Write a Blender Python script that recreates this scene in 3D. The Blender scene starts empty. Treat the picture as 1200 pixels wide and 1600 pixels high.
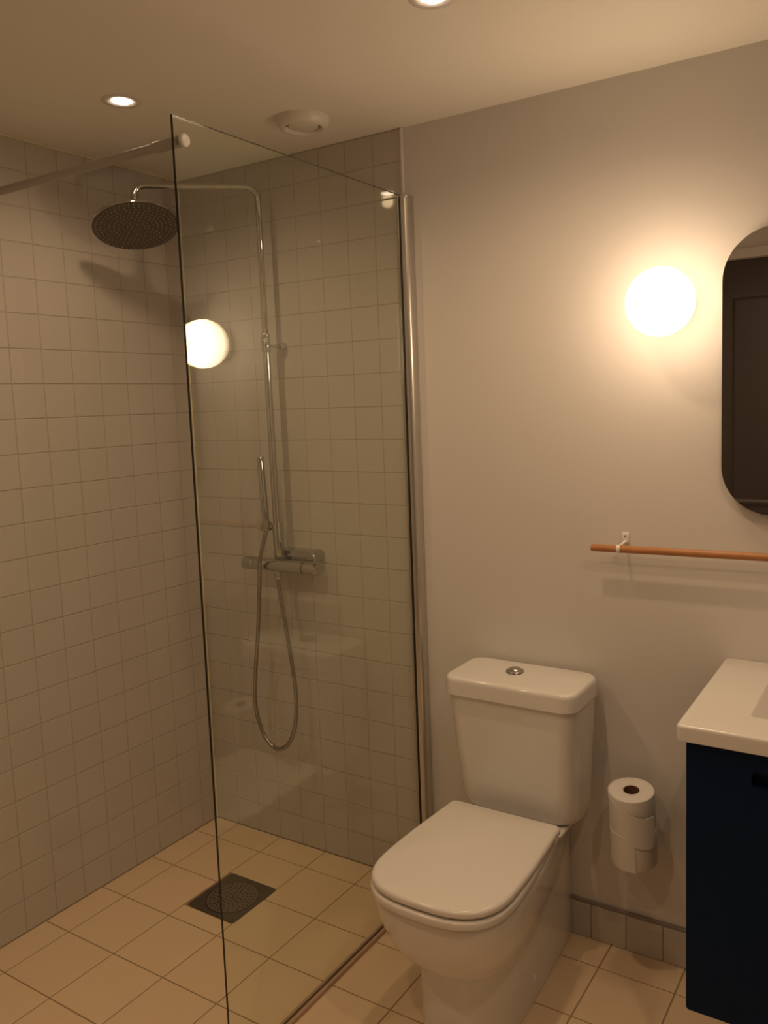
import bpy, bmesh, math, random
from mathutils import Vector, Matrix
random.seed(7)
S = bpy.context.scene
C = S.collection
PI = math.pi

# ------------------------------------------------------------------ camera
R_ = Vector((0.8500, 0.5257, -0.0342)); U_ = Vector((-0.0277, 0.1094, 0.9936))
cam_d = bpy.data.cameras.new('camera'); cam = bpy.data.objects.new('camera', cam_d); C.objects.link(cam)
yaw, pit, rol = 0.5575974617, 0.1077507308, -0.0343862568
F_ = Vector((-math.sin(yaw)*math.cos(pit), math.cos(yaw)*math.cos(pit), -math.sin(pit)))
r0 = Vector((math.cos(yaw), math.sin(yaw), 0)); u0 = r0.cross(F_)
R_ = math.cos(rol)*r0 + math.sin(rol)*u0; U_ = -math.sin(rol)*r0 + math.cos(rol)*u0
CAM = Vector((2.21632, -2.08434, 1.51079))
cam.matrix_world = Matrix(((R_.x, U_.x, -F_.x, CAM.x), (R_.y, U_.y, -F_.y, CAM.y), (R_.z, U_.z, -F_.z, CAM.z), (0, 0, 0, 1)))
cam_d.sensor_fit = 'VERTICAL'; cam_d.sensor_height = 24; cam_d.sensor_width = 18
cam_d.lens = 1294.081/1600*24
cam_d.shift_x = -48.986/1600; cam_d.shift_y = -31.956/1600
cam_d.clip_start = 0.02
S.camera = cam

# ------------------------------------------------------------------ world, exposure
w = bpy.data.worlds.new('world'); S.world = w; w.use_nodes = True
w.node_tree.nodes['Background'].inputs[0].default_value = (0.02, 0.017, 0.013, 1)
w.node_tree.nodes['Background'].inputs[1].default_value = 0.3
S.view_settings.view_transform = 'Standard'; S.view_settings.look = 'None'
S.view_settings.exposure = -0.05; S.view_settings.gamma = 1.0
S.view_settings.use_curve_mapping = False

WARM = (1.0, 0.68, 0.40)          # colour of all the room's lamps
SPOT_W = 12.6                      # ceiling downlights
GLOBE = 34.0                       # globe lamp radiance
H = 2.29                           # ceiling height
YF = -2.42                         # wall behind the camera
XR = 2.78                          # right wall

# ------------------------------------------------------------------ materials
MATS = {}
def mat(name, col, rough=0.5, metal=0.0, bump=None, var=None, spec=0.5, coat=0.0, emit=None):
    if name in MATS: return MATS[name]
    m = bpy.data.materials.new(name); m.use_nodes = True; nt = m.node_tree; b = nt.nodes['Principled BSDF']
    b.inputs['Base Color'].default_value = (*col, 1); b.inputs['Roughness'].default_value = rough
    b.inputs['Metallic'].default_value = metal; b.inputs['Specular IOR Level'].default_value = spec
    b.inputs['Coat Weight'].default_value = coat
    tc = nt.nodes.new('ShaderNodeTexCoord')
    if var:                          # (scale, amount) gentle colour mottling; optional per-object shift
        n = nt.nodes.new('ShaderNodeTexNoise'); n.inputs['Scale'].default_value = var[0]; n.inputs['Detail'].default_value = 4
        nt.links.new(tc.outputs['Object'], n.inputs['Vector'])
        oi = nt.nodes.new('ShaderNodeObjectInfo')
        ma = nt.nodes.new('ShaderNodeMath'); ma.operation = 'ADD'
        mb = nt.nodes.new('ShaderNodeMath'); mb.operation = 'MULTIPLY'; mb.inputs[1].default_value = 0.8
        nt.links.new(oi.outputs['Random'], mb.inputs[0]); nt.links.new(n.outputs['Fac'], ma.inputs[0]); nt.links.new(mb.outputs[0], ma.inputs[1])
        mr = nt.nodes.new('ShaderNodeMapRange'); mr.inputs['From Min'].default_value = 0.3; mr.inputs['From Max'].default_value = 1.5
        mr.inputs['To Min'].default_value = 1-var[1]; mr.inputs['To Max'].default_value = 1+var[1]
        nt.links.new(ma.outputs[0], mr.inputs['Value'])
        mx = nt.nodes.new('ShaderNodeMix'); mx.data_type = 'RGBA'; mx.blend_type = 'MULTIPLY'; mx.inputs[0].default_value = 1
        mx.inputs[6].default_value = (*col, 1); nt.links.new(mr.outputs[0], mx.inputs[7]); nt.links.new(mx.outputs[2], b.inputs['Base Color'])
    if bump:                         # (scale, strength, distance, stretch vector)
        mp = nt.nodes.new('ShaderNodeMapping'); mp.inputs['Scale'].default_value = bump[3]
        n2 = nt.nodes.new('ShaderNodeTexNoise'); n2.inputs['Scale'].default_value = bump[0]; n2.inputs['Detail'].default_value = 3
        bp = nt.nodes.new('ShaderNodeBump'); bp.inputs['Strength'].default_value = bump[1]; bp.inputs['Distance'].default_value = bump[2]
        nt.links.new(tc.outputs['Object'], mp.inputs['Vector']); nt.links.new(mp.outputs[0], n2.inputs['Vector'])
        nt.links.new(n2.outputs['Fac'], bp.inputs['Height']); nt.links.new(bp.outputs[0], b.inputs['Normal'])
    if emit:
        b.inputs['Emission Color'].default_value = (*emit[0], 1); b.inputs['Emission Strength'].default_value = emit[1]
    MATS[name] = m
    return m
M_WALL = mat('painted wall covering', (0.70, 0.67, 0.65), 0.55, bump=(60, 0.25, 0.0006, (1, 1, 9)))
M_CEIL = mat('ceiling paint', (0.82, 0.79, 0.72), 0.7, bump=(160, 0.1, 0.0004, (1, 1, 1)))
M_TILE = mat('glazed wall tile', (0.53, 0.495, 0.46), 0.05, var=(6, 0.02), bump=(14, 0.05, 0.0010, (1, 1, 1)))
M_GROUT = mat('wall grout', (0.42, 0.375, 0.32), 0.85, bump=(300, 0.2, 0.0004, (1, 1, 1)))
M_FLOOR = mat('beige floor tile', (0.76, 0.585, 0.40), 0.42, var=(9, 0.025), bump=(120, 0.08, 0.0004, (1, 1, 1)))
M_FGROUT = mat('floor grout', (0.33, 0.235, 0.15), 0.9)
M_SEAL = mat('corner sealant', (0.80, 0.70, 0.50), 0.5)
M_TRIM = mat('white plastic trim', (0.70, 0.67, 0.64), 0.4)
M_CER = mat('white ceramic', (0.78, 0.76, 0.74), 0.09, coat=0.3)
M_SEAT = mat('white seat plastic', (0.78, 0.75, 0.72), 0.17)
M_CHROME = mat('chrome', (0.53, 0.52, 0.51), 0.03, 1.0)
M_HOSE = mat('chrome hose', (0.36, 0.335, 0.30), 0.2, 1.0)
M_SATIN = mat('satin aluminium', (0.62, 0.60, 0.57), 0.32, 1.0)
M_STEEL = mat('drain steel', (0.16, 0.14, 0.12), 0.42, 0.8, var=(20, 0.15))
M_GRATE = mat('grate steel', (0.27, 0.24, 0.21), 0.4, 0.8)
M_DARK = mat('dark void', (0.01, 0.008, 0.006), 0.8)
M_HEAD = mat('spray plate', (0.13, 0.115, 0.10), 0.38, 0.35)
M_NOZ = mat('rubber nozzle', (0.42, 0.39, 0.35), 0.35)
M_PLASTIC = mat('white vent plastic', (0.74, 0.70, 0.64), 0.35)
M_WOOD = mat('oiled oak', (0.42, 0.185, 0.066), 0.45, var=(40, 0.2), bump=(50, 0.2, 0.0005, (0.15, 1, 1)))
M_STRAP = mat('white bracket', (0.80, 0.77, 0.72), 0.45)
M_NAVY = mat('navy lacquer', (0.0003, 0.0125, 0.046), 0.5, spec=0.16)
M_NAVYD = mat('navy recess', (0.001, 0.004, 0.016), 0.5, spec=0.2)
M_PAPER = mat('toilet paper', (0.80, 0.77, 0.73), 0.95, bump=(250, 0.3, 0.0006, (1, 1, 1)))
M_CORE = mat('cardboard core', (0.20, 0.10, 0.06), 0.9)
M_DOOR = mat('dark brown door', (0.050, 0.036, 0.034), 0.45)
M_DOORP = mat('dark door panel', (0.046, 0.034, 0.030), 0.4)
M_MIRROR = mat('mirror silver', (0.90, 0.90, 0.89), 0.01, 1.0)
M_MEDGE = mat('mirror edge', (0.03, 0.035, 0.035), 0.3)
M_GEDGE = mat('glass edge', (0.006, 0.010, 0.008), 0.12)
M_STRIP = mat('floor strip', (0.46, 0.31, 0.22), 0.4)
M_BULB = mat('downlight glow', (0.9, 0.9, 0.9), 0.5, emit=((1.0, 0.80, 0.58), 26.0))
M_GLOBE = mat('opal globe glass', (0.8, 0.8, 0.8), 0.3, emit=((1.0, 0.72, 0.46), GLOBE))
_nt = M_GLOBE.node_tree; _g = _nt.nodes.new('ShaderNodeNewGeometry'); _s = _nt.nodes.new('ShaderNodeSeparateXYZ'); _m = _nt.nodes.new('ShaderNodeMapRange')
_m.inputs['From Min'].default_value = -0.150; _m.inputs['From Max'].default_value = -0.030; _m.inputs['To Min'].default_value = GLOBE; _m.inputs['To Max'].default_value = GLOBE*0.10
_nt.links.new(_g.outputs['Position'], _s.inputs[0]); _nt.links.new(_s.outputs['Y'], _m.inputs['Value'])   # the socket end of the globe glows less
_nt.links.new(_m.outputs[0], _nt.nodes['Principled BSDF'].inputs['Emission Strength'])

def glass_mat():
    m = bpy.data.materials.new('clear green tinted glass'); m.use_nodes = True; nt = m.node_tree; nt.nodes.clear()
    out = nt.nodes.new('ShaderNodeOutputMaterial'); mix = nt.nodes.new('ShaderNodeMixShader')
    tr = nt.nodes.new('ShaderNodeBsdfTransparent'); tr.inputs[0].default_value = (0.965, 0.982, 0.945, 1)
    gl = nt.nodes.new('ShaderNodeBsdfGlossy'); gl.inputs['Roughness'].default_value = 0.0; gl.inputs[0].default_value = (0.97, 1, 0.97, 1)
    lw = nt.nodes.new('ShaderNodeLayerWeight'); lw.inputs['Blend'].default_value = 0.5
    pw = nt.nodes.new('ShaderNodeMath'); pw.operation = 'POWER'; pw.inputs[1].default_value = 5
    ma = nt.nodes.new('ShaderNodeMath'); ma.operation = 'MULTIPLY_ADD'; ma.inputs[1].default_value = 0.96; ma.inputs[2].default_value = 0.046
    nt.links.new(lw.outputs['Facing'], pw.inputs[0]); nt.links.new(pw.outputs[0], ma.inputs[0])
    nt.links.new(ma.outputs[0], mix.inputs[0]); nt.links.new(tr.outputs[0], mix.inputs[1]); nt.links.new(gl.outputs[0], mix.inputs[2])
    nt.links.new(mix.outputs[0], out.inputs[0])
    return m
M_GLASS = glass_mat()

# ------------------------------------------------------------------ object helpers
def obj(name, bm, m, parent=None, smooth=None, loc=None):
    me = bpy.data.meshes.new(name)
    if isinstance(bm, bpy.types.Mesh): me = bm
    else:
        bmesh.ops.recalc_face_normals(bm, faces=bm.faces[:])
        bm.to_mesh(me); bm.free()
    if m and not me.materials: me.materials.append(m)
    if smooth is not None:
        me.polygons.foreach_set('use_smooth', [True]*len(me.polygons))
        if smooth < 180: me.set_sharp_from_angle(angle=math.radians(smooth))
    o = bpy.data.objects.new(name, me); C.objects.link(o)
    if parent:
        o.parent = parent; o.matrix_parent_inverse = Matrix.Translation(parent.location).inverted() if loc is None else Matrix()
    if loc is not None: o.location = loc
    return o
def wn(o):
    m = o.modifiers.new('even_shading', 'WEIGHTED_NORMAL'); m.keep_sharp = True; return o
def tag(o, label, cat, group=None):
    o['label'] = label; o['category'] = cat
    if group: o['group'] = group
    return o
def thing(name, label, cat, loc, group=None):
    o = bpy.data.objects.new(name, None); C.objects.link(o); o.location = loc; o.empty_display_size = 0.05
    return tag(o, label, cat, group)
def struct(o): o['kind'] = 'structure'; return o

def box(bm, a, b, bevel=0.0, seg=2):
    a, b = Vector(a), Vector(b); c = (a+b)/2; s = b-a
    r = bmesh.ops.create_cube(bm, size=1, matrix=Matrix.Translation(c) @ Matrix.Diagonal((abs(s.x), abs(s.y), abs(s.z), 1)))
    if bevel:
        es = list({e for v in r['verts'] for e in v.link_edges})
        bmesh.ops.bevel(bm, geom=es, offset=bevel, segments=seg, profile=0.5, affect='EDGES')
    return bm
def nb(): return bmesh.new()
def ring_loft(bm, rings, cap0=True, cap1=True, closed=True):
    vs = [[bm.verts.new(p) for p in r] for r in rings]; n = len(rings[0])
    for i in range(len(vs)-1):
        for j in range(n if closed else n-1):
            k = (j+1) % n
            bm.faces.new((vs[i][j], vs[i][k], vs[i+1][k], vs[i+1][j]))
    if cap0: bm.faces.new(vs[0][::-1])
    if cap1: bm.faces.new(vs[-1])
    return vs
def frame(t, up=Vector((0, 0, 1))):
    t = t.normalized()
    if abs(t.dot(up)) > 0.95: up = Vector((0, 1, 0))
    a = up.cross(t).normalized(); return a, t.cross(a).normalized()
def tube(bm, pts, r, n=16, cap=True):
    pts = [Vector(p) for p in pts]; rs = r if isinstance(r, (list, tuple)) else [r]*len(pts)
    rings = []; prev = None
    for i, p in enumerate(pts):
        t = (pts[min(i+1, len(pts)-1)]-pts[max(i-1, 0)]).normalized()
        if prev is None: a, b = frame(t)
        else:
            a = (prev - t*prev.dot(t)).normalized(); b = t.cross(a)
        prev = a
        rings.append([p + rs[i]*(math.cos(2*PI*k/n)*a + math.sin(2*PI*k/n)*b) for k in range(n)])
    ring_loft(bm, rings, cap, cap); return bm
def rod(bm, p, q, r, n=24, ch=0.0):
    p, q = Vector(p), Vector(q); d = (q-p).normalized()
    if ch: return tube(bm, [p, p+d*ch*0.3, p+d*ch, q-d*ch, q-d*ch*0.3, q], [r-ch, r-ch*0.3, r, r, r-ch*0.3, r-ch], n)
    return tube(bm, [p, q], r, n)
def lathe(bm, prof, c, ax=Vector((0, 0, 1)), n=48, cap0=False, cap1=False):
    c = Vector(c); ax = Vector(ax).normalized(); a, b = frame(ax)
    rings = [[c + ax*h + max(r, 1e-4)*(math.cos(2*PI*k/n)*a + math.sin(2*PI*k/n)*b) for k in range(n)] for r, h in prof]
    ring_loft(bm, rings, cap0, cap1); return bm
def catmull(P, per=8):
    P = [Vector(p) for p in P]; P = [2*P[0]-P[1]] + P + [2*P[-1]-P[-2]]; out = []
    for i in range(1, len(P)-2):
        for k in range(per):
            t = k/per; a, b, c, d = P[i-1], P[i], P[i+1], P[i+2]
            out.append(0.5*((2*b) + (c-a)*t + (2*a-5*b+4*c-d)*t*t + (3*b-a-3*c+d)*t**3))
    out.append(P[-2]); return out
def bend(P, rad, seg=8):
    """polyline with rounded corners"""
    P = [Vector(p) for p in P]; out = [P[0]]
    for i in range(1, len(P)-1):
        a = (P[i-1]-P[i]).normalized(); b = (P[i+1]-P[i]).normalized(); ang = a.angle(b); d = rad/math.tan(ang/2)
        s = P[i]+a*d; e = P[i]+b*d; cen = P[i] + (a+b).normalized()*(rad/math.sin(ang/2))
        for k in range(seg+1):
            v0 = s-cen; v1 = e-cen; th = v0.angle(v1)*k/seg; ax = v0.cross(v1).normalized()
            out.append(cen + Matrix.Rotation(th, 3, ax) @ v0)
    out.append(P[-1]); return out
def rrect(w, h, r, seg=6):
    """rounded rectangle outline centred at 0, list of (u,v)"""
    out = []
    for cx, cy, a0 in ((w/2-r, h/2-r, 0), (-w/2+r, h/2-r, 90), (-w/2+r, -h/2+r, 180), (w/2-r, -h/2+r, 270)):
        for k in range(seg+1):
            a = math.radians(a0+90*k/seg); out.append((cx+r*math.cos(a), cy+r*math.sin(a)))
    return out

# ------------------------------------------------------------------ tiles
TILE_MESH = {}
def tile_mesh(w, h, t, ch, m, n0):
    """tile lying in local XY, face at z=0, rounded arris with smooth normals"""
    key = (n0, round(w, 4), round(h, 4))
    if key in TILE_MESH: return TILE_MESH[key]
    lv = [(w/2, h/2, -t), (w/2, h/2, -ch), (w/2-ch*0.3, h/2-ch*0.3, -ch*0.3), (w/2-ch, h/2-ch, 0)]
    vs = []; fs = []
    for (x, y, z) in lv: vs += [(-x, -y, z), (x, -y, z), (x, y, z), (-x, y, z)]
    for i in range(3):
        for j in range(4): fs.append((i*4+j, i*4+(j+1) % 4, i*4+4+(j+1) % 4, i*4+4+j))
    fs.append((12, 13, 14, 15))
    me = bpy.data.meshes.new(n0); me.from_pydata(vs, [], fs); me.materials.append(m)
    me.polygons.foreach_set('use_smooth', [True]*len(fs))
    side = [Vector((0, -1, 0)), Vector((1, 0, 0)), Vector((0, 1, 0)), Vector((-1, 0, 0))]; up = Vector((0, 0, 1)); nn = []
    for fi, f in enumerate(fs):
        for v in f:
            if fi == 12: nn.append(up); continue
            s = side[fi % 4]; L = v//4
            nn.append(s if (fi//4 == 0 or L <= 1) else (up if L == 3 else (s+up).normalized()))
    me.normals_split_custom_set([tuple(n) for n in nn])
    TILE_MESH[key] = me; return me
def put_tile(name, parent, me, origin, ux, uy, wob=0.0015):
    o = bpy.data.objects.new(name, me); C.objects.link(o); o.parent = parent
    n = Vector(ux).cross(Vector(uy)); M = Matrix((ux, uy, n)).transposed().to_4x4()
    W = Matrix.Rotation(random.uniform(-wob, wob), 4, 'X') @ Matrix.Rotation(random.uniform(-wob, wob), 4, 'Y')
    o.matrix_world = Matrix.Translation(origin) @ M @ W
    o.matrix_parent_inverse = parent.matrix_world.inverted()
    return o
def merged_tiles(name, parent, lst, m):
    bm = nb()
    for me, origin, ux, uy in lst:
        t = me.copy(); n = Vector(ux).cross(Vector(uy)); M = Matrix((ux, uy, n)).transposed().to_4x4()
        t.transform(Matrix.Translation(origin) @ M); bm.from_mesh(t); bpy.data.meshes.remove(t)
    o = obj(name, bm, m, parent); o['kind'] = 'stuff'; return o

G = 0.0022      # wall joint width
# ================================================================== SETTING
wall_left = struct(obj('wall_left', box(nb(), (-0.12, YF, -0.05), (-0.0010, 0.12, H+0.05)), M_GROUT))
wall_back = struct(obj('wall_back', box(nb(), (-0.0010, 0.006, -0.05), (XR, 0.12, H+0.05)), M_WALL))
obj('grout_bed', box(nb(), (0.0, 0.0010, 0.0), (0.906, 0.006, H)), M_GROUT, wall_back)
wall_right = struct(obj('wall_right', box(nb(), (XR, YF-0.1, -0.05), (XR+0.1, 0.12, H+0.05)), M_WALL))
ceiling = struct(obj('ceiling', box(nb(), (-0.12, YF-0.1, H), (XR+0.1, 0.12, H+0.1)), M_CEIL))
# wall behind the camera, with a door opening
bm = nb(); DX0, DX1, DZ = 1.237, 2.12, 2.165
box(bm, (-0.12, YF-0.1, -0.05), (DX0, YF, H+0.05)); box(bm, (DX1, YF-0.1, -0.05), (XR, YF, H+0.05)); box(bm, (DX0, YF-0.1, DZ), (DX1, YF, H+0.05))
wall_front = struct(obj('wall_front', bm, M_WALL))
door = struct(obj('door_1', box(nb(), (DX0, YF-0.08, 0.0), (DX1, YF-0.035, DZ)), M_DOOR))
for z0, z1 in ((0.10, 0.72), (0.83, 2.09)):
    bm = nb()
    ring = lambda i, y: [(DX0+i, y, z0+i), (DX1-i, y, z0+i), (DX1-i, y, z1-i), (DX0+i, y, z1-i)]
    ring_loft(bm, [ring(0.10, YF-0.035), ring(0.10, YF-0.022), ring(0.112, YF-0.022), ring(0.125, YF-0.032)], False, True)
    obj('door_panel', bm, M_DOORP, door)
bm = nb(); lathe(bm, [(0.0, -0.001), (0.026, 0), (0.026, 0.006), (0.011, 0.008), (0.011, 0.04)], (DX1-0.06, YF-0.035, 1.0), (0, 1, 0), 24)
rod(bm, (DX1-0.05, YF+0.008, 1.0), (DX1-0.18, YF+0.008, 1.0), 0.009, 16, 0.002); obj('door_handle', bm, M_SATIN, door, 40)
for k, (a, b) in enumerate((((DX0-0.07, YF, 0), (DX0, YF+0.014, DZ+0.05)), ((DX1, YF, 0), (DX1+0.07, YF+0.014, DZ+0.05)), ((DX0, YF, DZ), (DX1, YF+0.014, DZ+0.05)))):
    struct(obj('trim_%d' % (k+4), box(nb(), a, b, 0.003), M_TRIM))

# left wall tiles: joints y=-(.0705+.1k), z=.1k
ux, uy = (0, 1, 0), (0, 0, 1)
UXL = (0, 1, 0); UYL = (0, 0, 1)     # normal = +x
rest = []
ys = [0.0] + [-(0.0705+0.1*k) for k in range(24)]
zs = [0.1*k for k in range(23)] + [H-0.002]
for i in range(len(ys)-1):
    y1, y0 = ys[i], ys[i+1]
    if y0 < YF: y0 = YF
    if y1-y0 < 0.02: continue
    for j in range(len(zs)-1):
        ww = (y1-y0)-G; hh = zs[j+1]-zs[j]-G
        me = tile_mesh(ww, hh, 0.0055, 0.0017, M_TILE, 'tile'); og = Vector((0.004-0.004, (y0+y1)/2, (zs[j]+zs[j+1])/2))
        if i < 12: put_tile('tile', wall_left, me, og, UXL, UYL)
        else: rest.append((me, og, UXL, UYL))
merged_tiles('far_tiles', wall_left, rest, M_TILE)
# back wall tiles (normal -y): joints x=.1073+.1k
xs = [0.0] + [0.1073+0.1*k for k in range(9)]
for i in range(len(xs)-1):
    for j in range(len(zs)-1):
        ww = xs[i+1]-xs[i]-G; hh = zs[j+1]-zs[j]-G
        put_tile('tile', wall_back, tile_mesh(ww, hh, 0.0055, 0.0017, M_TILE, 'tile'), Vector(((xs[i]+xs[i+1])/2, 0, (zs[j]+zs[j+1])/2)), (1, 0, 0), (0, 0, 1))
# sealant in the corner, along ceiling, trim at the tile edge
struct(obj('trim_1', box(nb(), (0.0, -0.0055, 0.0), (0.0055, 0.0, H), 0.003, 2), M_SEAL))
struct(obj('trim_2', box(nb(), (0.906, -0.0035, 2.095), (0.9125, 0.006, H), 0.001), M_TRIM))
struct(obj('trim_3', box(nb(), (0.0, YF, H-0.004), (0.004, -0.001, H), 0.0008, 1), M_SEAL))
# tile skirting on the painted wall
base = struct(obj('baseboard_back', box(nb(), (0.94, -0.0025, 0.0), (XR, 0.006, 0.101)), M_GROUT))
x = 0.949
k = 0
while x < XR-0.02:
    x1 = min(x+0.1, XR)
    put_tile('tile', base, tile_mesh(x1-x-G, 0.098, 0.0055, 0.0017, M_TILE, 'tile'), Vector(((x+x1)/2, -0.006, 0.05)), (1, 0, 0), (0, 0, 1)); x += 0.1
obj('top_seal', box(nb(), (0.94, -0.0035, 0.1005), (XR, 0.006, 0.108), 0.001, 1), mat('grey sealant', (0.26, 0.22, 0.205), 0.6), base)

# floor: slab + 200 mm tiles, joints x=.107+.2k, y=-.109-.2k, drain cut-out
floor = struct(obj('floor', box(nb(), (-0.12, YF-0.1, -0.10), (XR+0.1, 0.12, -0.0015)), M_FGROUT))
DRX0, DRX1, DRY0, DRY1 = 0.314, 0.512, -0.447, -0.250
def ftile(x0, x1, y0, y1):
    g = 0.0036
    if x1-x0 < 0.012 or y1-y0 < 0.012: return
    put_tile('tile', floor, tile_mesh(x1-x0-g, y1-y0-g, 0.008, 0.0012, M_FLOOR, 'floor_tile'), Vector(((x0+x1)/2, (y0+y1)/2, 0)), (1, 0, 0), (0, 1, 0), 0.0008)
fx = [0.0] + [0.107+0.2*k for k in range(14)]; fx = [v for v in fx if v < XR] + [XR]
fy = [0.0] + [-(0.109+0.2*k) for k in range(14)]; fy = [v for v in fy if v > YF] + [YF]
for i in range(len(fx)-1):
    for j in range(len(fy)-1):
        x0, x1, y1, y0 = fx[i], fx[i+1], fy[j], fy[j+1]
        if i == 2 and j == 1: y0 = DRY1; 
        if i == 2 and j == 1: ftile(x0, x1, DRY1, fy[1])
        elif i == 2 and j == 2: ftile(x0, x1, fy[3], DRY0)
        else: ftile(x0, x1, y0, y1)

# ================================================================== LAMPS
def spot_light(x, y, label, k=1.0):
    t = thing('ceiling_downlight', label, 'downlight', (x, y, H), 'recessed ceiling downlights')
    bm = nb(); lathe(bm, [(0.0, -0.0004), (0.0290, -0.0004), (0.0305, -0.0022), (0.048, -0.0018), (0.050, 0.0004)], (x, y, H), n=48); obj('bezel', bm, M_TRIM, t, 60)
    bm = nb(); lathe(bm, [(0.0, -0.0006), (0.0235, -0.0006), (0.0238, -0.0012), (0.0240, -0.0006)], (x, y, H), n=40)
    obj('lens', bm, M_BULB, t, 60)
    L = bpy.data.lights.new('downlight_beam', 'SPOT'); L.energy = SPOT_W*k; L.color = WARM; L.spot_size = math.radians(164); L.spot_blend = 1.0
    L.shadow_soft_size = 0.022
    lo = bpy.data.objects.new('downlight_beam', L); C.objects.link(lo); lo.parent = t; lo.location = (0, 0, -0.026)
    return t
spot_light(0.461, -0.604, 'recessed ceiling downlight above the shower, left of the free edge of the glass', 0.68)
spot_light(1.373, -0.606, 'recessed ceiling downlight cut off by the top edge of the photo, above the toilet')
spot_light(0.461, -1.62, 'recessed ceiling downlight of the shower side, out of view behind the camera')
spot_light(1.373, -1.62, 'recessed ceiling downlight between the door and the toilet, out of view')
spot_light(2.26, -1.10, 'recessed ceiling downlight in front of the vanity, out of view')

g = thing('globe_lamp', 'lit round opal globe lamp on the painted wall left of the mirror', 'wall lamp', (1.668, 0.006, 1.725))
gc = Vector((1.668, -0.088, 1.725)); gr = 0.080
bm = nb(); bmesh.ops.create_uvsphere(bm, u_segments=64, v_segments=32, radius=gr, matrix=Matrix.Translation(gc)); obj('globe', bm, M_GLOBE, g, 180)
bm = nb(); lathe(bm, [(0.0, 0.0), (0.050, 0.0), (0.052, 0.003), (0.052, 0.013), (0.049, 0.016), (0.038, 0.018)], (1.668, 0.006, 1.725), (0, -1, 0), 48)
obj('base_plate', bm, M_TRIM, g, 50)

# ================================================================== GLASS SCREEN
XG = 0.916; GT = 0.006; GY0, GY1 = -0.868, -0.004; GZ0, GZ1 = 0.003, 2.096
sc = thing('shower_screen', 'clear frameless glass shower screen standing between the shower and the toilet', 'shower screen', (XG, -0.43, 0.0))
bm = nb(); box(bm, (XG-GT/2, GY0, GZ0), (XG+GT/2, GY1, GZ1))
bm.faces.ensure_lookup_table()
o = obj('glass_pane', bm, M_GLASS, sc); o.data.materials.append(M_GEDGE)
for p in o.data.polygons: p.material_index = 0 if abs(p.normal.x) > 0.9 else 1
bm = nb()   # wall profile: U channel with rounded nose
out = [(0.905, 0.0055), (0.905, -0.030), (0.908, -0.033), (0.912, -0.033), (0.9125, -0.010), (0.9195, -0.010), (0.920, -0.033), (0.930, -0.031), (0.936, -0.027), (0.939, -0.020), (0.9395, 0.0055)]
ring_loft(bm, [[(a, b, 0.004) for a, b in out], [(a, b, 2.092) for a, b in out]]); obj('wall_profile', bm, M_SATIN, sc, 50)
obj('profile_cap', box(nb(), (0.919, -0.032, 2.092), (0.940, 0.0055, 2.0955), 0.001), M_SATIN, sc)
bm = nb(); box(bm, (0.9045, GY0, 0.0), (0.9128, -0.034, 0.012), 0.0012); box(bm, (0.9192, GY0, 0.0), (0.9285, -0.034, 0.012), 0.0012)
obj('bottom_strip', bm, M_STRIP, sc)
# stabiliser bar from glass to left wall
bar = thing('stabiliser_bar', 'round white stabiliser bar running from the top of the glass screen to the tiled wall', 'support bar', (0.0, -0.845, 2.052))
by, bz = -0.846, 2.050
bm = nb(); rod(bm, (0.006, by, bz), (0.905, by, bz), 0.0095, 24); obj('bar_tube', bm, mat('bar enamel', (0.36, 0.335, 0.305), 0.45, 0.1), bar, 60)
bm = nb(); rod(bm, (0.840, by, bz), (0.9125, by, bz), 0.0118, 24, 0.001); obj('sleeve', bm, MATS['bar enamel'], bar, 40)
bm = nb(); lathe(bm, [(0.0, -0.002), (0.0135, 0.0), (0.0137, 0.004), (0.0125, 0.0065), (0.008, 0.008), (0.0, 0.0083)], (XG+GT/2+0.003, by, bz), (1, 0, 0), 32); obj('end_knob', bm, M_TRIM, bar, 60)
bm = nb(); lathe(bm, [(0.0, 0.0), (0.022, 0.0), (0.022, 0.006), (0.012, 0.010)], (0.0005, by, bz), (1, 0, 0), 32, cap1=True); obj('wall_flange', bm, MATS['bar enamel'], bar, 50)

# ================================================================== SHOWER SET
sh = thing('shower_column', 'chrome exposed shower column with round rain head, mixer and hand shower', 'shower', (0.424, 0.0, 1.0))
RX, RY = 0.424, -0.070
A = Vector((RX, RY, 0)); Hd = Vector((0.203, -0.366, 2.054))
bm = nb()
pts = bend([(RX-0.002, RY, 1.715), (RX-0.004, RY, 2.190), (Hd.x, Hd.y, 2.172), (Hd.x, Hd.y, 2.075)], 0.034, 10)
tube(bm, pts, 0.0096, 24); obj('riser_arm', bm, M_CHROME, sh, 180)
bm = nb(); rod(bm, (RX+0.004, RY, 1.10), (RX-0.002, RY, 1.70), 0.0115, 24); obj('riser_pipe', bm, M_CHROME, sh, 60)
bm = nb(); rod(bm, (RX-0.002, RY, 1.682), (RX-0.002, RY, 1.728), 0.0145, 24, 0.0015); rod(bm, (RX-0.002, RY, 1.729), (RX-0.002, RY, 1.742), 0.0140, 24, 0.0015); obj('riser_collar', bm, M_CHROME, sh, 40)
bm = nb(); rod(bm, (RX+0.006, RY, 1.703), (RX+0.014, -0.022, 1.703), 0.0045, 16); rod(bm, (RX+0.014, -0.028, 1.703), (RX+0.014, 0.0005, 1.703), 0.0125, 28, 0.0015); obj('wall_bracket', bm, M_CHROME, sh, 40)
bm = nb(); rod(bm, (RX+0.008, RY, 1.028), (RX+0.005, RY, 1.137), 0.0168, 28, 0.0015); obj('riser_socket', bm, M_CHROME, sh, 40)
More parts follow.
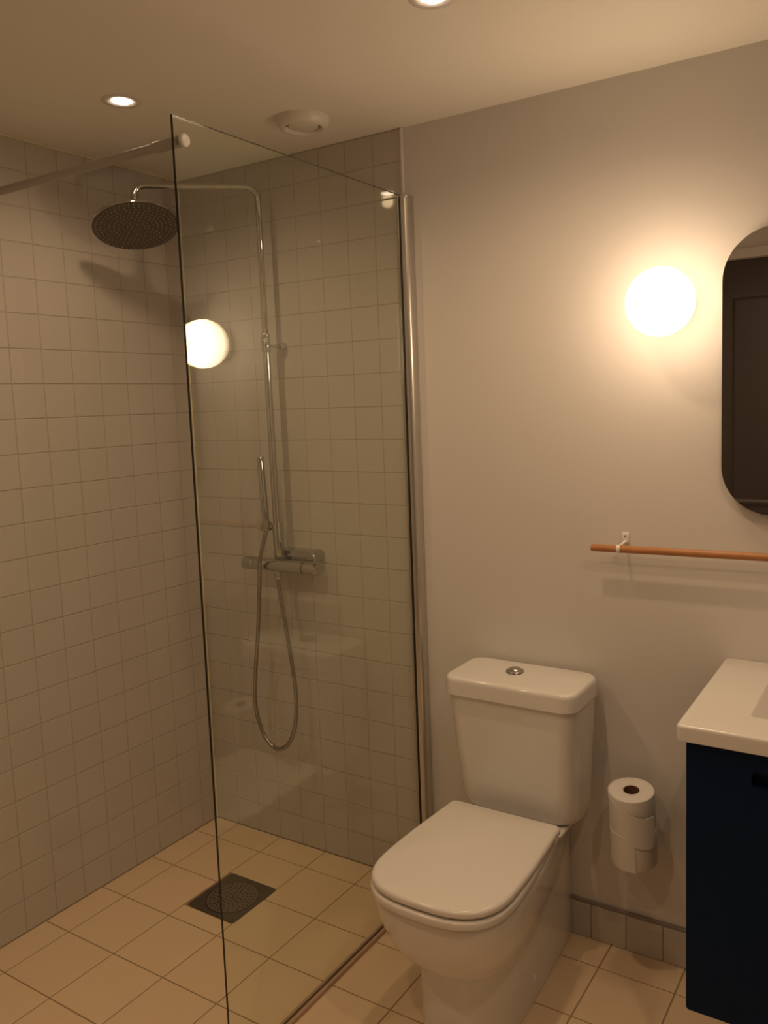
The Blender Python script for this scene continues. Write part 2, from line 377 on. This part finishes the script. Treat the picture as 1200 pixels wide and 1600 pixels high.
# mixer
MZ = 1.000; MY = -0.082; MX0, MX1 = 0.292, 0.606
bm = nb(); rod(bm, (MX0+0.052, MY, MZ), (MX1-0.062, MY, MZ), 0.0215, 40); obj('mixer_body', bm, M_CHROME, sh, 60)
bm = nb(); rod(bm, (MX0, MY, MZ), (MX0+0.0505, MY, MZ), 0.0215, 40, 0.003); ob_ = obj('flow_handle', bm, M_CHROME, sh, 40)
bm = nb(); rod(bm, (MX1-0.0605, MY, MZ), (MX1, MY, MZ), 0.0215, 40, 0.003); ob2 = obj('temperature_handle', bm, M_CHROME, sh, 40)
bm = nb()
ro = rrect(0.176, 0.042, 0.0205, 8)
ring_loft(bm, [[(0.476+u*s, yy, MZ+0.026+v*s) for u, v in ro] for yy, s in ((0.0005, 1.0), (-0.012, 1.0), (-0.050, 0.985), (-0.054, 0.95))]); obj('wall_cover', bm, M_CHROME, sh, 50)
bm = nb(); rod(bm, (RX+0.008, MY, MZ-0.045), (RX+0.008, MY, MZ-0.018), 0.0115, 24, 0.001); obj('hose_outlet', bm, M_CHROME, sh, 40)
# hand shower and clamp
hx, hy = 0.393, -0.088
bm = nb(); rod(bm, (hx+0.006, hy, 1.125), (hx-0.006, hy, 1.352), 0.0114, 28, 0.0012); obj('hand_shower', bm, M_CHROME, sh, 40)
bm = nb(); box(bm, (hx-0.009, hy-0.013, 1.112), (hx+0.019, hy+0.013, 1.142), 0.004, 3); rod(bm, (hx+0.012, hy+0.004, 1.128), (RX, RY, 1.128), 0.0075, 16); obj('clamp', bm, M_CHROME, sh, 40)
# hose with ribs
hp = catmull([(hx+0.006, hy, 1.118), (0.397, -0.100, 1.085), (0.390, -0.118, 1.02), (0.373, -0.108, 0.93), (0.338, -0.088, 0.78), (0.303, -0.075, 0.62), (0.290, -0.070, 0.50), (0.310, -0.066, 0.415),
              (0.345, -0.066, 0.374), (0.385, -0.068, 0.365), (0.430, -0.070, 0.395), (0.465, -0.074, 0.465), (0.478, -0.077, 0.57), (0.468, -0.080, 0.69), (0.450, -0.082, 0.82), (RX+0.010, MY, 0.92), (RX+0.008, MY, MZ-0.045)], 16)
cum = [0.0]
for i in range(1, len(hp)): cum.append(cum[-1]+(hp[i]-hp[i-1]).length)
def at_len(s):
    for i in range(1, len(cum)):
        if cum[i] >= s: f = (s-cum[i-1])/max(1e-9, cum[i]-cum[i-1]); return hp[i-1].lerp(hp[i], f)
    return hp[-1]
NR = int(cum[-1]/0.0021); pts = [at_len(cum[-1]*i/NR) for i in range(NR+1)]
bm = nb(); tube(bm, pts, [0.0072 if i % 2 else 0.0060 for i in range(NR+1)], 10); obj('hose', bm, M_HOSE, sh, 180)
# rain head
hn = Vector((0.35, -0.20, -1.0)).normalized()
bm = nb(); lathe(bm, [(0.0, 0.0), (0.1235, 0.0), (0.1245, -0.0008), (0.1250, -0.003), (0.1245, -0.0065), (0.118, -0.008), (0.05, -0.011), (0.022, -0.016), (0.016, -0.03), (0.0, -0.032)], Hd, hn, 72)
head = obj('rain_head', bm, M_CHROME, sh, 35)
a_, b_ = frame(hn)
bm = nb(); lathe(bm, [(0.0, 0.0007), (0.1228, 0.0007), (0.1234, -0.0002)], Hd, hn, 72); obj('spray_plate', bm, M_HEAD, head, 35)
bm = nb()
for ri in range(1, 10):
    r = 0.0125*ri; n = 6*ri if ri < 8 else 5*ri+6
    for k in range(n):
        a = 2*PI*(k+0.37*ri)/n; p = Hd + r*(math.cos(a)*a_+math.sin(a)*b_)
        rod(bm, p+hn*0.0005, p+hn*0.0032, 0.0017, 6)
nz = obj('nozzles', bm, M_NOZ, head, 60); nz['kind'] = 'stuff'
bm = nb(); lathe(bm, [(0.0135, -0.014), (0.0135, 0.012), (0.0100, 0.016)], (Hd.x, Hd.y, 2.084), (0, 0, 1), 24, True, True); obj('head_nut', bm, M_CHROME, sh, 40)

# ================================================================== FLOOR DRAIN
dr = thing('floor_drain', 'square steel floor drain with a round perforated grate in the shower floor', 'drain', (0.413, -0.348, 0.0))
dc = Vector((0.413, -0.3485, 0)); bm = nb(); NS = 64
sq = []
for k in range(NS):
    a = 2*PI*(k+0.5)/NS; c_, s_ = math.cos(a), math.sin(a); q = 0.0975/max(abs(c_), abs(s_)); sq.append((c_*q, s_*q))
def rg(pts, z): return [(dc.x+x_, dc.y+y_, z) for x_, y_ in pts]
ci = lambda r: [(r*math.cos(2*PI*(k+0.5)/NS), r*math.sin(2*PI*(k+0.5)/NS)) for k in range(NS)]
ring_loft(bm, [rg(sq, -0.001), rg(sq, 0.0012), rg(ci(0.0835), -0.0006), rg(ci(0.0815), -0.0006), rg(ci(0.0815), -0.0014)], False, False); obj('drain_frame', bm, M_STEEL, dr, 30)
bm = nb(); bm.faces.new([bm.verts.new(p) for p in rg(ci(0.083), -0.00135)]); obj('basin', bm, M_DARK, dr)
# grate with real holes
bm = nb(); loops = []
def loop(cx, cy, r, n):
    vs = [bm.verts.new((dc.x+cx+r*math.cos(2*PI*k/n), dc.y+cy+r*math.sin(2*PI*k/n), 0.0)) for k in range(n)]
    return [bm.edges.new((vs[k], vs[(k+1) % n])) for k in range(n)]
es = loop(0, 0, 0.079, 48)
for rr, n in ((0.006, 3), (0.019, 8), (0.032, 14), (0.045, 19), (0.0575, 24), (0.069, 28)):
    for k in range(n): a = 2*PI*(k+0.3*n)/n; es += loop(rr*math.cos(a), rr*math.sin(a), 0.0031, 7)
bmesh.ops.triangle_fill(bm, use_beauty=True, use_dissolve=False, edges=es)
ex = bmesh.ops.extrude_face_region(bm, geom=bm.faces[:])
for v in [v for v in ex['geom'] if isinstance(v, bmesh.types.BMVert)]: v.co.z -= 0.0009
obj('grate', bm, M_GRATE, dr)

# ================================================================== AIR VENT
vt = thing('air_vent', 'round white disc air vent on the ceiling above the shower', 'vent', (0.737, -0.222, H)); vc = (0.737, -0.226, H)
bm = nb(); lathe(bm, [(0.073, 0.0), (0.0725, -0.006), (0.068, -0.017), (0.0615, -0.026), (0.056, -0.028), (0.051, -0.026), (0.0475, -0.018), (0.046, -0.004), (0.0, -0.004)], vc, n=56); obj('vent_ring', bm, M_PLASTIC, vt, 60)
bm = nb(); lathe(bm, [(0.0, -0.0225), (0.037, -0.0225), (0.0405, -0.021), (0.041, -0.0175), (0.0, -0.012)], vc, n=48); dsk = obj('vent_disc', bm, M_PLASTIC, vt, 60)
bm = nb(); rod(bm, (vc[0], vc[1], H-0.016), (vc[0], vc[1], H-0.003), 0.006, 12); obj('spindle', bm, M_PLASTIC, dsk, 60)

# ================================================================== TOILET
TX = 1.295
tl = thing('toilet', 'white close-coupled toilet with closed lid standing against the painted wall', 'toilet', (TX, -0.3, 0.0))
def dshape(hb, hf, yb, yf, L, n=2.7, m=14, mb=5, rb=0.012):
    """plan outline, back edge at yb (towards wall), front at yf; half widths hb (back) hf (front cap)"""
    yc = yf+L; right = []
    right.append((hb-rb, yb)); right.append((hb-rb*0.3, yb-rb*0.3)); right.append((hb, yb-rb))
    for k in range(1, mb+1):
        t = k/(mb+1); s = math.sin(t*PI/2)**1.3
        right.append((hb+(hf-hb)*s, (yb-rb)+(yc-(yb-rb))*t))
    for k in range(m+1):
        a = (PI/2)*k/m; right.append((hf*math.cos(a)**(2/n) if a < PI/2-1e-6 else 0.0, yc-L*math.sin(a)**(2/n)))
    left = [(-x_, y_) for x_, y_ in right[:-1]][::-1]
    return right + left
def at(o2, z, cx=None): return [((TX if cx is None else cx)+x_, y_, z) for x_, y_ in o2]
def trect(hw, yb, yf, r, bow=0.0, seg=8):
    o2 = rrect(2*hw, yb-yf, r, seg); cy = (yb+yf)/2
    return [(x_, cy+y_ - (bow*(1-(x_/hw)**2) if y_ < 0 else 0)) for x_, y_ in o2]
# pan: one lofted body from foot to rim
bm = nb()
plinth = dshape(0.101, 0.117, -0.0085, -0.560, 0.18, 2.4)
ring_loft(bm, [at([(x_*q, y_*q) for x_, y_ in plinth], z) for z, q in ((0.0, 0.985), (0.004, 0.997), (0.010, 1.0), (0.10, 1.0), (0.20, 1.0), (0.30, 0.995), (0.36, 0.985))])
secs = [(0.178, 0.070, 0.090, -0.510, 0.12, 2.3), (0.187, 0.080, 0.110, -0.546, 0.145, 2.4), (0.203, 0.088, 0.127, -0.576, 0.160, 2.45), (0.228, 0.092, 0.142, -0.605, 0.168, 2.5), (0.258, 0.095, 0.154, -0.629, 0.175, 2.5),
        (0.292, 0.098, 0.163, -0.643, 0.170, 2.7), (0.328, 0.100, 0.1685, -0.651, 0.165, 2.8), (0.358, 0.104, 0.1710, -0.656, 0.162, 2.9), (0.378, 0.112, 0.1715, -0.658, 0.160, 3.0), (0.3838, 0.114, 0.1700, -0.656, 0.160, 3.0), (0.3870, 0.111, 0.1665, -0.652, 0.158, 3.0)]
ring_loft(bm, [at(dshape(hb, hf, -0.0085, yf, L, n), z) for z, hb, hf, yf, L, n in secs]); obj('pan', bm, M_CER, tl, 60)
bm = nb(); ring_loft(bm, [at(trect(0.100, -0.0085, -0.16, 0.02), 0.33), at(trect(0.132, -0.0085, -0.200, 0.03), 0.366), at(trect(0.143, -0.0085, -0.208, 0.03), 0.380), at(trect(0.145, -0.0085, -0.210, 0.03), 0.388), at(trect(0.142, -0.0085, -0.207, 0.03), 0.3915)]); obj('rear_deck', bm, M_CER, tl, 60)
# seat ring
def slab(bm, hb, hf, yb, yf, L, z0, z1, e, n=2.7, crown=0.0, rb=0.02):
    rr = []
    for dz, ins in ((0, e*0.6), (e*0.5, e*0.12), (e, 0)): rr.append(at(dshape(hb-ins, hf-ins, yb-ins, yf+ins, L-ins*0.3, n, rb=rb), z0+dz*0.6))
    for dz, ins in ((e, 0.0), (e*0.62, e*0.22), (e*0.3, e*0.55), (e*0.08, e*1.0), (0, e*1.6)): rr.append(at(dshape(hb-ins, hf-ins, yb-ins, yf+ins, L-ins*0.3, n, rb=rb), z1-dz))
    if crown:
        for s in (0.75, 0.45, 0.2):
            o2 = dshape(hb-e*1.6, hf-e*1.6, yb-e*1.6, yf+e*1.6, L-e*0.5, n, rb=rb); ym = (yb+yf)/2
            rr.append([(TX+x_*s, ym+(y_-ym)*s, z1+crown*(1-s*s)) for x_, y_ in o2])
    ring_loft(bm, rr); return bm
obj('seat_ring', slab(nb(), 0.150, 0.1755, -0.226, -0.672, 0.165, 0.3920, 0.4108, 0.004, n=2.8), M_SEAT, tl, 60)
obj('lid', slab(nb(), 0.158, 0.1735, -0.214, -0.667, 0.162, 0.4152, 0.4335, 0.007, n=2.85, crown=0.002, rb=0.012), M_SEAT, tl, 60)
bm = nb(); rod(bm, (TX-0.125, -0.205, 0.408), (TX-0.075, -0.205, 0.408), 0.008, 16, 0.001); obj('hinge', bm, M_SEAT, tl, 40)
bm = nb(); rod(bm, (TX+0.075, -0.205, 0.408), (TX+0.125, -0.205, 0.408), 0.008, 16, 0.001); obj('hinge', bm, M_SEAT, tl, 40)
# tank
rr = [at(trect(0.150, -0.006, -0.140, 0.045), 0.3930)]
for z, hw, yf, r in ((0.3935, 0.154, -0.146, 0.05), (0.396, 0.162, -0.155, 0.055), (0.404, 0.1690, -0.162, 0.058), (0.418, 0.1735, -0.166, 0.058), (0.445, 0.1755, -0.169, 0.057), (0.50, 0.178, -0.174, 0.054), (0.56, 0.180, -0.181, 0.050), (0.63, 0.1825, -0.188, 0.046), (0.700, 0.1845, -0.194, 0.042), (0.7195, 0.185, -0.195, 0.042)):
    rr.append(at(trect(hw, -0.004, yf, r, 0.004), z))
bm = nb(); ring_loft(bm, rr); obj('tank', bm, M_CER, tl, 50)
rr = []
for z, ins in ((0.7205, 0.004), (0.7215, 0.001), (0.724, 0.0), (0.757, 0.001), (0.7635, 0.0022), (0.7675, 0.0048), (0.7698, 0.0085), (0.7705, 0.014)):
    rr.append(at(trect(0.191-ins, -0.006-ins*0.5, -0.206+ins, 0.040-ins*0.4, 0.005), z))
for s in (0.6, 0.2): rr.append([(TX+(x_-TX)*s, -0.106+(y_+0.106)*s, 0.7705+0.0012*(1-s)) for x_, y_, z_ in rr[7]])
bm = nb(); ring_loft(bm, rr); wn(obj('tank_lid', bm, M_CER, tl, 50))
bp_ = Vector((1.275, -0.095, 0.7700))
bm = nb(); lathe(bm, [(0.0250, 0.0), (0.0250, 0.005), (0.0235, 0.0075), (0.0195, 0.0085)], bp_, n=40); btn = obj('flush_button', bm, M_CHROME, tl, 50)
bm = nb(); lathe(bm, [(0.0192, 0.003), (0.0186, 0.0095), (0.015, 0.0130), (0.008, 0.0150), (0.0, 0.0156)], bp_, n=40); obj('button_dome', bm, M_CHROME, btn, 60)
for sx in (1, -1):
    bm = nb(); lathe(bm, [(0.0105, -0.004), (0.0105, 0.0015), (0.008, 0.003), (0.0, 0.0034)], (TX+sx*0.1168, -0.306, 0.062), (sx, 0, 0), 24); obj('screw_cap', bm, M_SEAT, tl, 50)

# ================================================================== TOILET ROLLS
hd = thing('toilet_roll_holder', 'slim post holder carrying two stacked toilet rolls on the painted wall', 'roll holder', (1.592, 0.006, 0.30))
tc_ = Vector((0, 0, 0)); PIV = Vector((1.592, -0.0625, 0.307)); TILT = Matrix.Rotation(math.radians(7.5), 4, 'X')
def tilt_in(o):                        # part modelled upright at the origin, then set on the leaning post
    o.data.transform(Matrix.Translation(PIV) @ TILT)
    return o
bm = nb(); rod(bm, (0, 0, -0.006), (0, 0, 0.170), 0.0065, 16, 0.001); tilt_in(obj('post', bm, M_STRAP, hd, 50))
bm = nb(); rod(bm, (PIV.x, PIV.y, 0.2985), (PIV.x, 0.004, 0.2985), 0.0050, 16); lathe(bm, [(0.0, 0.0), (0.018, 0.0), (0.018, 0.0035), (0.0, 0.006)], (PIV.x, 0.006, 0.2985), (0, -1, 0), 24); obj('wall_arm', bm, M_STRAP, hd, 50)
def roll(z, label, thA, thB, flap, rr_=0.0572, h=0.100):
    pos = PIV + TILT.to_3x3() @ Vector((0, 0, z))
    t = thing('toilet_roll', label, 'toilet paper', pos, 'stacked toilet rolls')
    bm = nb(); lathe(bm, [(0.0205, z+0.001), (0.0205, z+h-0.0015), (0.0215, z+h-0.0005), (rr_-0.0025, z+h-0.0005), (rr_-0.0005, z+h-0.0015), (rr_, z+h-0.0035), (rr_, z+0.003), (rr_-0.001, z+0.0005), (0.0215, z), (0.0205, z+0.001)], (0, 0, 0), n=64)
    tilt_in(obj('paper', bm, M_PAPER, t, 50))
    bm = nb(); lathe(bm, [(0.0203, z), (0.0203, z+h-0.0015), (0.0192, z+h-0.0015), (0.0192, z), (0.0203, z)], (0, 0, 0), n=32); tilt_in(obj('core', bm, M_CORE, t, 50))
    bm = nb(); rings = []; n = 48
    for k in range(n+1):
        f = k/n; th = thA+(thB-thA)*f; zt, zb, rad = flap(f)
        d = Vector((math.cos(th), math.sin(th), 0)); rings.append([d*rad+Vector((0, 0, z+zt)), d*rad+Vector((0, 0, z+zb)), d*(rad-0.0010)+Vector((0, 0, z+zb)), d*(rad-0.0010)+Vector((0, 0, z+zt))])
    ring_loft(bm, rings); tilt_in(obj('loose_sheet', bm, M_PAPER, t, 50))
R2 = math.radians
roll(0.0, 'lower toilet roll, underneath the one with its loose sheet hanging down', R2(-230), R2(-70), lambda f: (0.0985, 0.0005, 0.0594+0.0012*f*f), 0.0582)
def fl(f):
    s_ = min(1.0, max(0.0, (f-0.30)/0.55)); q = max(0.0, (f-0.5)/0.5); return (0.0990-0.046*s_, 0.0010-0.030*s_-0.006*q, 0.0588+0.0072*q**1.4)
roll(0.1012, 'upper toilet roll with a loose sheet hanging down, topmost of the two', R2(-215), R2(-20), fl)

# ================================================================== TOWEL ROD
tr_ = thing('towel_rod', 'thin round oak rod on white brackets fixed to the wall below the mirror', 'rod', (1.8, -0.05, 1.12))
bm = nb(); rod(bm, (1.479, -0.050, 1.1205), (2.20, -0.050, 1.1265), 0.0094, 28, 0.002); obj('oak_rod', bm, M_WOOD, tr_, 40)
for xb in (1.552, 2.13):
    zb = 1.121+0.0083*(xb-1.479); bm = nb()
    lathe(bm, [(0.0096, -0.0045), (0.0108, -0.0045), (0.0108, 0.0045), (0.0096, 0.0045)], (xb, -0.050, zb), (1, 0, 0.008), 28)
    br = obj('bracket_ring', bm, M_STRAP, tr_, 50)
    bm = nb(); box(bm, (xb-0.0095, 0.0005, zb+0.006), (xb+0.0095, 0.0062, zb+0.033), 0.0012); 
    tube(bm, [(xb+0.001, 0.002, zb+0.011), (xb+0.001, -0.012, zb+0.010), (xb, -0.041, zb+0.006)], 0.0036, 10); obj('bracket_plate', bm, M_STRAP, tr_, 50)
    bm = nb(); rod(bm, (xb, -0.0005, zb+0.025), (xb, 0.002, zb+0.025), 0.0022, 10); obj('screw', bm, M_STEEL, tr_, 50)

# ================================================================== MIRROR
mr_ = thing('wall_mirror', 'frameless rounded-corner mirror on the wall right of the globe lamp', 'mirror', (2.1, 0.0, 1.55))
mw, mh, mc = 0.60, 0.662, (1.7945+0.30, 1.549)
o2 = rrect(mw, mh, 0.115, 16)
bm = nb(); ring_loft(bm, [[(mc[0]+u, y_, mc[1]+v) for u, v in o2] for y_ in (-0.008, -0.0215)]); obj('mirror_body', bm, M_MEDGE, mr_, 50)
o3 = rrect(mw-0.001, mh-0.001, 0.1145, 16)
bm = nb(); ring_loft(bm, [[(mc[0]+u, y_, mc[1]+v) for u, v in o3] for y_ in (-0.0215, -0.0220)]); obj('mirror_glass', bm, M_MIRROR, mr_, 30)
obj('mounting_plate', box(nb(), (mc[0]-0.2, -0.008, mc[1]-0.2), (mc[0]+0.2, 0.006, mc[1]+0.2)), M_STRAP, mr_)

# ================================================================== VANITY
CX0, CX1 = 1.8175, 2.405; CYF = -0.452; CZ0, CZ1 = 0.236, 0.820
vn = thing('vanity_cabinet', 'dark navy wall-hung vanity cabinet under the white washbasin', 'cabinet', (2.11, 0.0, 0.236))
bm = nb(); box(bm, (CX0, -0.430, CZ0), (CX0+0.016, 0.004, CZ1), 0.001); box(bm, (CX1-0.016, -0.430, CZ0), (CX1, 0.004, CZ1), 0.001)
box(bm, (CX0+0.0165, -0.430, CZ0), (CX1-0.0165, 0.004, CZ0+0.016)); box(bm, (CX0+0.0165, -0.012, CZ0+0.0165), (CX1-0.0165, 0.004, CZ1)); obj('body', bm, M_NAVY, vn)
# drawer front with a rounded grip slot
fz = CZ1-0.003
gx0, gx1, gz0, gz1 = 1.942, 2.280, 0.7475, 0.7775
outer = []; inner = []
N4 = 7
def rc(x0, x1, z0, z1, r):
    return [((x0+x1)/2+u, (z0+z1)/2+v) for u, v in rrect(x1-x0, z1-z0, r, N4)]
oo = rc(CX0, CX1, CZ0, fz, 0.007); ii = rc(gx0, gx1, gz0, gz1, 0.008)
bm = nb(); L3 = lambda P, y_: [(a, y_, b) for a, b in P]
ins = rc(CX0+0.0012, CX1-0.0012, CZ0+0.0012, fz-0.0012, 0.0065)
ring_loft(bm, [L3(oo, -0.4305), L3(oo, CYF+0.0012), L3(ins, CYF), L3(ii, CYF), L3(ii, -0.4345)], True, True); dw = wn(obj('drawer', bm, M_NAVY, vn, 30))
ii2 = rc(gx0+0.0005, gx1-0.0005, gz0+0.0005, gz1-0.0005, 0.0075)
bm = nb(); ring_loft(bm, [L3(ii2, -0.4345), L3(ii2, -0.4355)]); obj('grip_recess', bm, M_NAVYD, dw)
# basin top
wb = thing('washbasin', 'white ceramic washbasin top with recessed bowl on the navy cabinet', 'washbasin', (2.11, 0.0, 0.82))
WX0, WX1, WYB, WYF, WZ = 1.8015, 2.42, 0.004, -0.4725, 0.8555
def rp(x0, x1, y0, y1, r, z): return [((x0+x1)/2+u, (y0+y1)/2+v, z) for u, v in rrect(x1-x0, y1-y0, r, 7)]
rr = [rp(WX0+0.004, WX1-0.004, WYF+0.004, WYB, 0.010, 0.8215), rp(WX0+0.001, WX1-0.001, WYF+0.001, WYB, 0.011, 0.8225), rp(WX0, WX1, WYF, WYB, 0.012, 0.825),
      rp(WX0, WX1, WYF, WYB, 0.012, 0.8485), rp(WX0+0.0008, WX1-0.0008, WYF+0.0008, WYB, 0.012, 0.8520), rp(WX0+0.0025, WX1-0.0025, WYF+0.0025, WYB, 0.012, 0.8545), rp(WX0+0.006, WX1-0.006, WYF+0.006, WYB, 0.012, WZ),
      rp(1.921, 2.300, -0.366, -0.118, 0.014, WZ), rp(1.9235, 2.2975, -0.3635, -0.1205, 0.012, WZ-0.001), rp(1.926, 2.295, -0.361, -0.123, 0.011, WZ-0.004), rp(1.985, 2.236, -0.345, -0.140, 0.018, 0.792), rp(2.010, 2.211, -0.330, -0.155, 0.030, 0.772), rp(2.04, 2.18, -0.30, -0.19, 0.040, 0.766)]
bm = nb(); ring_loft(bm, rr, True, True); wn(obj('basin_top', bm, M_CER, wb, 40))
bm = nb(); lathe(bm, [(0.0, 0.003), (0.028, 0.003), (0.031, 0.001), (0.031, 0.0)], (2.11, -0.245, 0.765), n=32); obj('waste', bm, M_CHROME, wb, 50)
